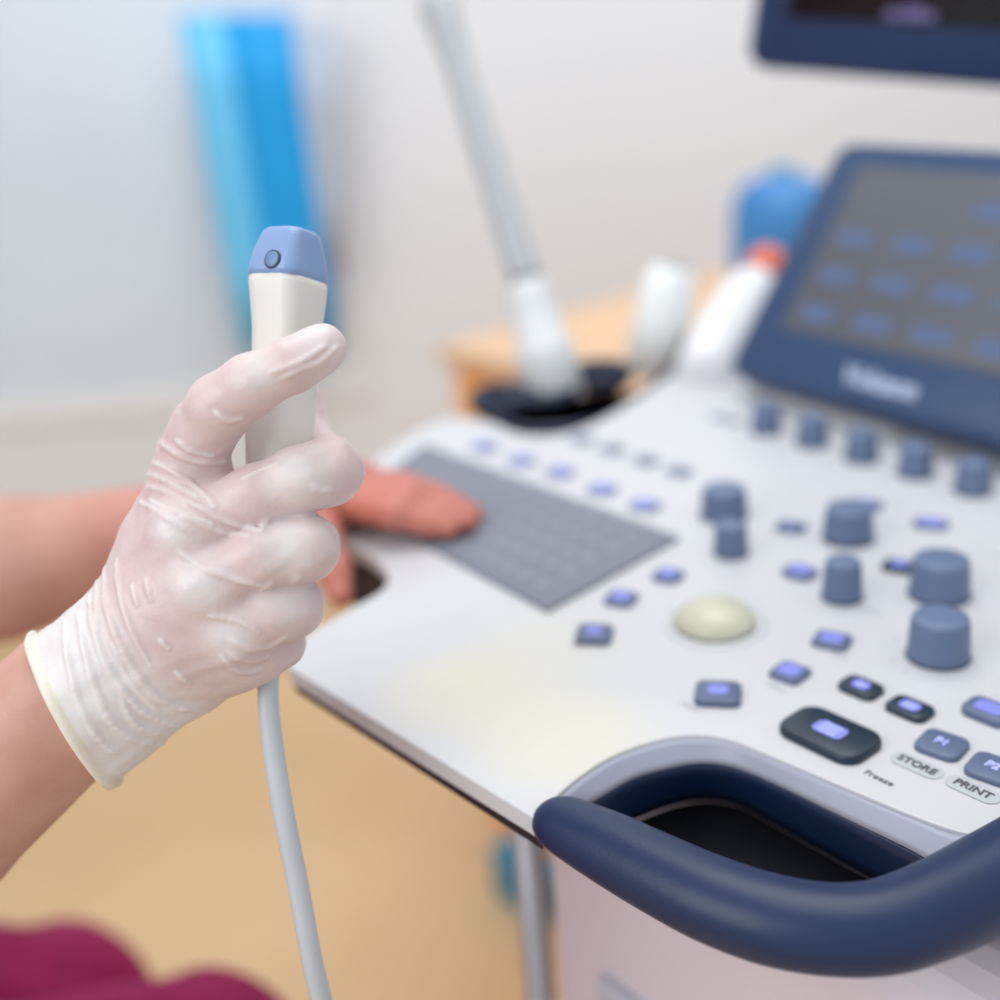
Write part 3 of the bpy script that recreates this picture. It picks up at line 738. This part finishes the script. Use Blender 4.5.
# left hand resting on the keyboard, palm down
KZ = TOP+.0022
def kz(x, y, z): return T(onz(x, y, KZ+z))
lpalm = union([cap(T(LW), kz(352, 492, .012), .0155, .010), cap(T(LW), kz(350, 502, .010), .015, .009), cap(T(LW), kz(360, 484, .012), .014, .009), cap(T(LW), kz(364, 477, .011), .013, .008)], .010)
lf = [chain([kz(350, 505, .011), kz(392, 514, .015), kz(425, 523, .009), kz(450, 529, .0055)], [.0085, .0070, .0060, .0052], .004),
      chain([kz(356, 496, .013), kz(402, 504, .017), kz(440, 514, .010), kz(468, 522, .0055)], [.0085, .0072, .0062, .0054], .004),
      chain([kz(362, 488, .013), kz(408, 494, .017), kz(446, 504, .010), kz(474, 513, .0055)], [.0083, .0070, .0060, .0053], .004),
      chain([kz(366, 480, .011), kz(406, 484, .014), kz(436, 493, .009), kz(458, 501, .005)], [.0075, .0062, .0054, .0048], .004),
      chain([T(LW), T(P(322, 535, .60)), T(P(334, 570, .575)), T(P(341, 596, .568))], [.012, .0095, .0078, .0062], .006)]
torso = union([ell((-.62, .47, .92), ((1, 0, 0), (0, 1, 0), (0, 0, 1)), (.105, .165, .24)), ell((-.62, .47, .66), ((1, 0, 0), (0, 1, 0), (0, 0, 1)), (.12, .17, .13)),
               cap(T(SR), T(SL), .055, .055), cap((-.61, .47, 1.10), (-.595, .47, 1.24), .055, .052)], .05)
kn_r = Vector((-.226, .575, .497)); kn_l = Vector((-.378, .725, .420))
hips = [Vector((-.60, .39, .575)), Vector((-.60, .56, .575))]
ank = [Vector((-.31, .53, .09)), Vector((-.38, .72, .09))]
legs = [chain([T(h_), T(k_), T(a_)], [.075, .050, .034], .03) for h_, k_, a_ in zip(hips, (kn_r, kn_l), ank)]
skull = union([ell(head+Vector((-.012, 0, .02)), ((1, 0, 0), (0, 1, 0), (0, 0, 1)), (.092, .076, .100)), ell(head+Vector((.025, 0, -.055)), ((1, 0, 0), (0, 1, 0), (0, 0, 1)), (.056, .054, .062))], .03)
EX = head+Vector((.078, 0, 0))
nose = chain([T(EX+Vector((.008, 0, .012))), T(EX+Vector((.017, 0, -.025)))], [.007, .011], .008)
lips = union([cap(T(EX+Vector((-.002, -.016, -.062))), T(EX+Vector((-.002, .016, -.062))), .006, .006)], .004)
ears = [ell(head+Vector((-.012, s_*.078, -.005)), ((1, 0, 0), (0, 1, 0), (0, 0, 1)), (.017, .007, .030)) for s_ in (-1, 1)]
sock = [ell(EX+Vector((.012, s_*.031, .006)), ((1, 0, 0), (0, 1, 0), (0, 0, 1)), (.014, .016, .011)) for s_ in (-1, 1)]
def glovein(q): return hand0(q)+.0016
def body(q):
    d = torso(q)
    for a_ in arms: d = smin(d, a_(q), .02)
    lp = smin(arms[1](q), lpalm(q), .012)
    hd_ = lp
    for f_ in lf: hd_ = smin(hd_, smin(f_(q), lp, .006), .0015)
    d = np.minimum(d, hd_)
    near = (q[:, 0] > -.2)
    if near.any(): d[near] = smin(d[near], glovein(q[near]), .004)
    for l_ in legs: d = smin(d, l_(q), .03)
    up_ = q[:, 2] > 1.13
    if up_.any():
        qq = q[up_]; s_ = skull(qq)
        s_ = smin(s_, nose(qq), .008)
        for g in sock: s_ = smx(s_, -g(qq), .008)
        s_ = smin(s_, lips(qq), .005)
        for g in ears: s_ = smin(s_, g(qq), .004)
        d[up_] = smin(d[up_], s_, .02)
    return d
person, vb = sdf_mesh('person', body, (-.80, .22, .04), (.02, .74, 1.52), .0030, m_skin)
tag(person, 'seated person in magenta scrubs with one gloved hand and one bare hand on the keyboard', 'person')
# blood-warmed tint for the bare hand: attribute driven
def warm(v):
    c_ = np.array(kz(420, 500, .01)); d_ = np.linalg.norm(v-c_, axis=1); return np.clip((.20-d_)/.12, 0, 1)*(v[:, 1] > .46)
tint(person, vb, warm)
nt = m_skin.node_tree; b = nt.nodes['Principled BSDF']; at = nt.nodes.new('ShaderNodeAttribute'); at.attribute_name = 'tint'
mx = nt.nodes.new('ShaderNodeMix'); mx.data_type = 'RGBA'; mx.inputs[7].default_value = srgb(198, 122, 106)
nt.links.new(b.inputs['Base Color'].links[0].from_socket, mx.inputs[6]); nt.links.new(at.outputs['Fac'], mx.inputs[0]); nt.links.new(mx.outputs[2], b.inputs['Base Color'])
go, vg = sdf_mesh('glove', glove, np.min([p(20, 600, 30), p(350, 320, -20), p(60, 800, 40)], 0)-.03, np.max([p(20, 600, 30), p(380, 320, 60), p(60, 800, 40), p(300, 700, 60)], 0)+.03, .00062, m_glove, person, label='white latex glove with rolled cuff')
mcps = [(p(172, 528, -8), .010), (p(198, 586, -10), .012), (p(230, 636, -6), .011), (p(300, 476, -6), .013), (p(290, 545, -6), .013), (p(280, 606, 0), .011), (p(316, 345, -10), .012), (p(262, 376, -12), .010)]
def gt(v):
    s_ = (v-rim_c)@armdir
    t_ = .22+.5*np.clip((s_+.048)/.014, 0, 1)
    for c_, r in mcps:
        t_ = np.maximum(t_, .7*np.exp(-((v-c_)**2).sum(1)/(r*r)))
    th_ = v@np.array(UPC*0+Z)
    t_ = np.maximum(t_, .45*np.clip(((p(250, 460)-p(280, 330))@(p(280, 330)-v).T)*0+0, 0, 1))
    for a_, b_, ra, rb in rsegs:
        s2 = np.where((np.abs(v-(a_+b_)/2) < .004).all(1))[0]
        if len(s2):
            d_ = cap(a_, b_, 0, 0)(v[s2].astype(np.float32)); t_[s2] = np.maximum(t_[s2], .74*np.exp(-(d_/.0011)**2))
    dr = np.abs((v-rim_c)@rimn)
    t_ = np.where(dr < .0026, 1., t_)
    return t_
tint(go, vg, gt)
# clothing
def top_f(q):
    d = torso(q)-.010
    for S_, E_ in ((SR, EL_R), (SL, EL_L)):
        sl = cap(T(S_), T(S_.lerp(E_, .6)), .060, .062)(q); n_ = np.array((E_-S_).normalized())
        d = smin(d, smx(sl, (q-np.array(S_.lerp(E_, .45)))@n_, .003), .015)
    d = d-.002*np.sin(q[:, 2]*70+4*np.sin(q[:, 1]*30))
    nk = np.linalg.norm((q-np.array((-.575, .47, 1.205)))/np.array((1., 1., 1.)), axis=1)-.085
    d = smx(d, -nk, .004)
    return smx(d, .60-q[:, 2], .004)
sdf_mesh('scrubs_top', top_f, (-.80, .18, .58), (-.40, .76, 1.26), .005, m_scrub, person)
tl = [chain([T(h_), T(h_.lerp(k_, .5)+Z*.004), T(k_), T(a_+Z*.03)], [.100, .092, .072, .058], .02) for h_, k_, a_ in zip(hips, (kn_r, kn_l), ank)]
pel = ell((-.62, .47, .62), ((1, 0, 0), (0, 1, 0), (0, 0, 1)), (.135, .185, .12))
def trou(q):
    d = pel(q)
    for t_ in tl: d = smin(d, t_(q), .018)
    d = d-.0022*np.sin(q[:, 0]*60+3*np.sin(q[:, 1]*40)+q[:, 2]*25)
    return smx(d, q[:, 2]-.68, .004)
sdf_mesh('scrubs_trousers', trou, (-.80, .26, .03), (-.12, .80, .72), .005, m_scrub, person, label='magenta scrub trousers')
def hairf(q):
    d = ell(head+Vector((-.024, 0, .026)), ((1, 0, 0), (0, 1, 0), (0, 0, 1)), (.100, .087, .108))(q)
    d = smin(d, ell(head+Vector((-.12, 0, .03)), ((1, 0, 0), (0, 1, 0), (0, 0, 1)), (.04, .04, .04))(q), .015)
    face = ell(head+Vector((.09, 0, -.04)), ((1, 0, 0), (0, 1, 0), (0, 0, 1)), (.085, .078, .105))(q)
    return smx(smx(d, -face, .01), (head.z-.06)-q[:, 2], .01)
sdf_mesh('hair', hairf, (-.80, .34, 1.22), (-.46, .60, 1.50), .004, m_hair, person)
for a_ in ank:
    bm = bmesh.new(); rings = []
    for x, w, zt in ((-.06, .028, .07), (-.045, .034, .085), (0, .037, .085), (.05, .040, .06), (.10, .042, .045), (.14, .036, .035), (.165, .018, .022)):
        rings.append([a_+Vector((x, y, 0))+Z*(z_-.09) for y, z_ in ((-w, .002), (w, .002), (w, zt*.6), (w*.6, zt), (-w*.6, zt), (-w, zt*.6))])
    loft(bm, rings); so = mk('shoe', bm, m_shoe, person); m_ = so.modifiers.new('s', 'SUBSURF'); m_.levels = 2; m_.render_levels = 2
# stool
st = thing('stool', 'round grey stool under the seated person', 'stool', Vector((-.60, .47, 0)))
so = Vector((-.60, .47, 0))
bm = bmesh.new(); lathe(bm, [(.12, .435), (.185, .44), (.20, .455), (.20, .475), (.185, .492), (.12, .497), (.001, .497)], so, Z, 40); mk('seat', bm, m_stool, st)
bm = bmesh.new(); lathe(bm, [(.03, .08), (.03, .30), (.02, .30), (.02, .44)], so, Z, 24); mk('column', bm, m_metal, st)
for k in range(5):
    a_ = math.radians(72*k+90); dv = Vector((math.cos(a_), math.sin(a_), 0))
    bm = bmesh.new(); tube(bm, [so+Z*.10, so+dv*.14+Z*.085, so+dv*.25+Z*.065], [.02, .016, .013], 12)
    lg = mk('leg', bm, m_metal, st)
    bm = bmesh.new(); sd = dv.cross(Z); lathe(bm, [(.012, -.012), (.026, -.010), (.028, 0), (.026, .010), (.012, .012)], so+dv*.25+Z*.0285, sd, 20)
    mk('caster', bm, m_dark, lg)

# ================================================================== LIGHT
w = bpy.data.worlds.new('world'); bpy.context.scene.world = w; w.use_nodes = True
w.node_tree.nodes['Background'].inputs[0].default_value = (.93, .96, 1, 1); w.node_tree.nodes['Background'].inputs[1].default_value = .72
def area(name, loc, to, size, power, col=(1, 1, 1), sy=None):
    l = bpy.data.lights.new(name, 'AREA'); l.energy = power; l.size = size; l.color = col
    if sy: l.shape = 'RECTANGLE'; l.size_y = sy
    o = bpy.data.objects.new(name, l); C.objects.link(o); o.location = loc
    o.rotation_euler = (Vector(to)-Vector(loc)).to_track_quat('-Z', 'Y').to_euler(); return o
area('ceiling_light', (.2, .9, 2.6), (.1, .9, 0), 1.6, 13, (1, .99, .98), 1.0)
area('side_softbox', (-1.5, -.6, 2.0), (0, .6, .9), 1.4, 20, (.97, .98, 1))  # added softbox from camera left to brighten the hand side, not a window
area('wall_fill', (.3, 1.3, 2.5), (.2, 2.3, 1.2), 1.5, 14, (.95, .98, 1))  # added fill to lift the back wall, no fixture there
sc = bpy.context.scene
sc.view_settings.view_transform = 'Standard'; sc.view_settings.look = 'None'; sc.view_settings.exposure = 0
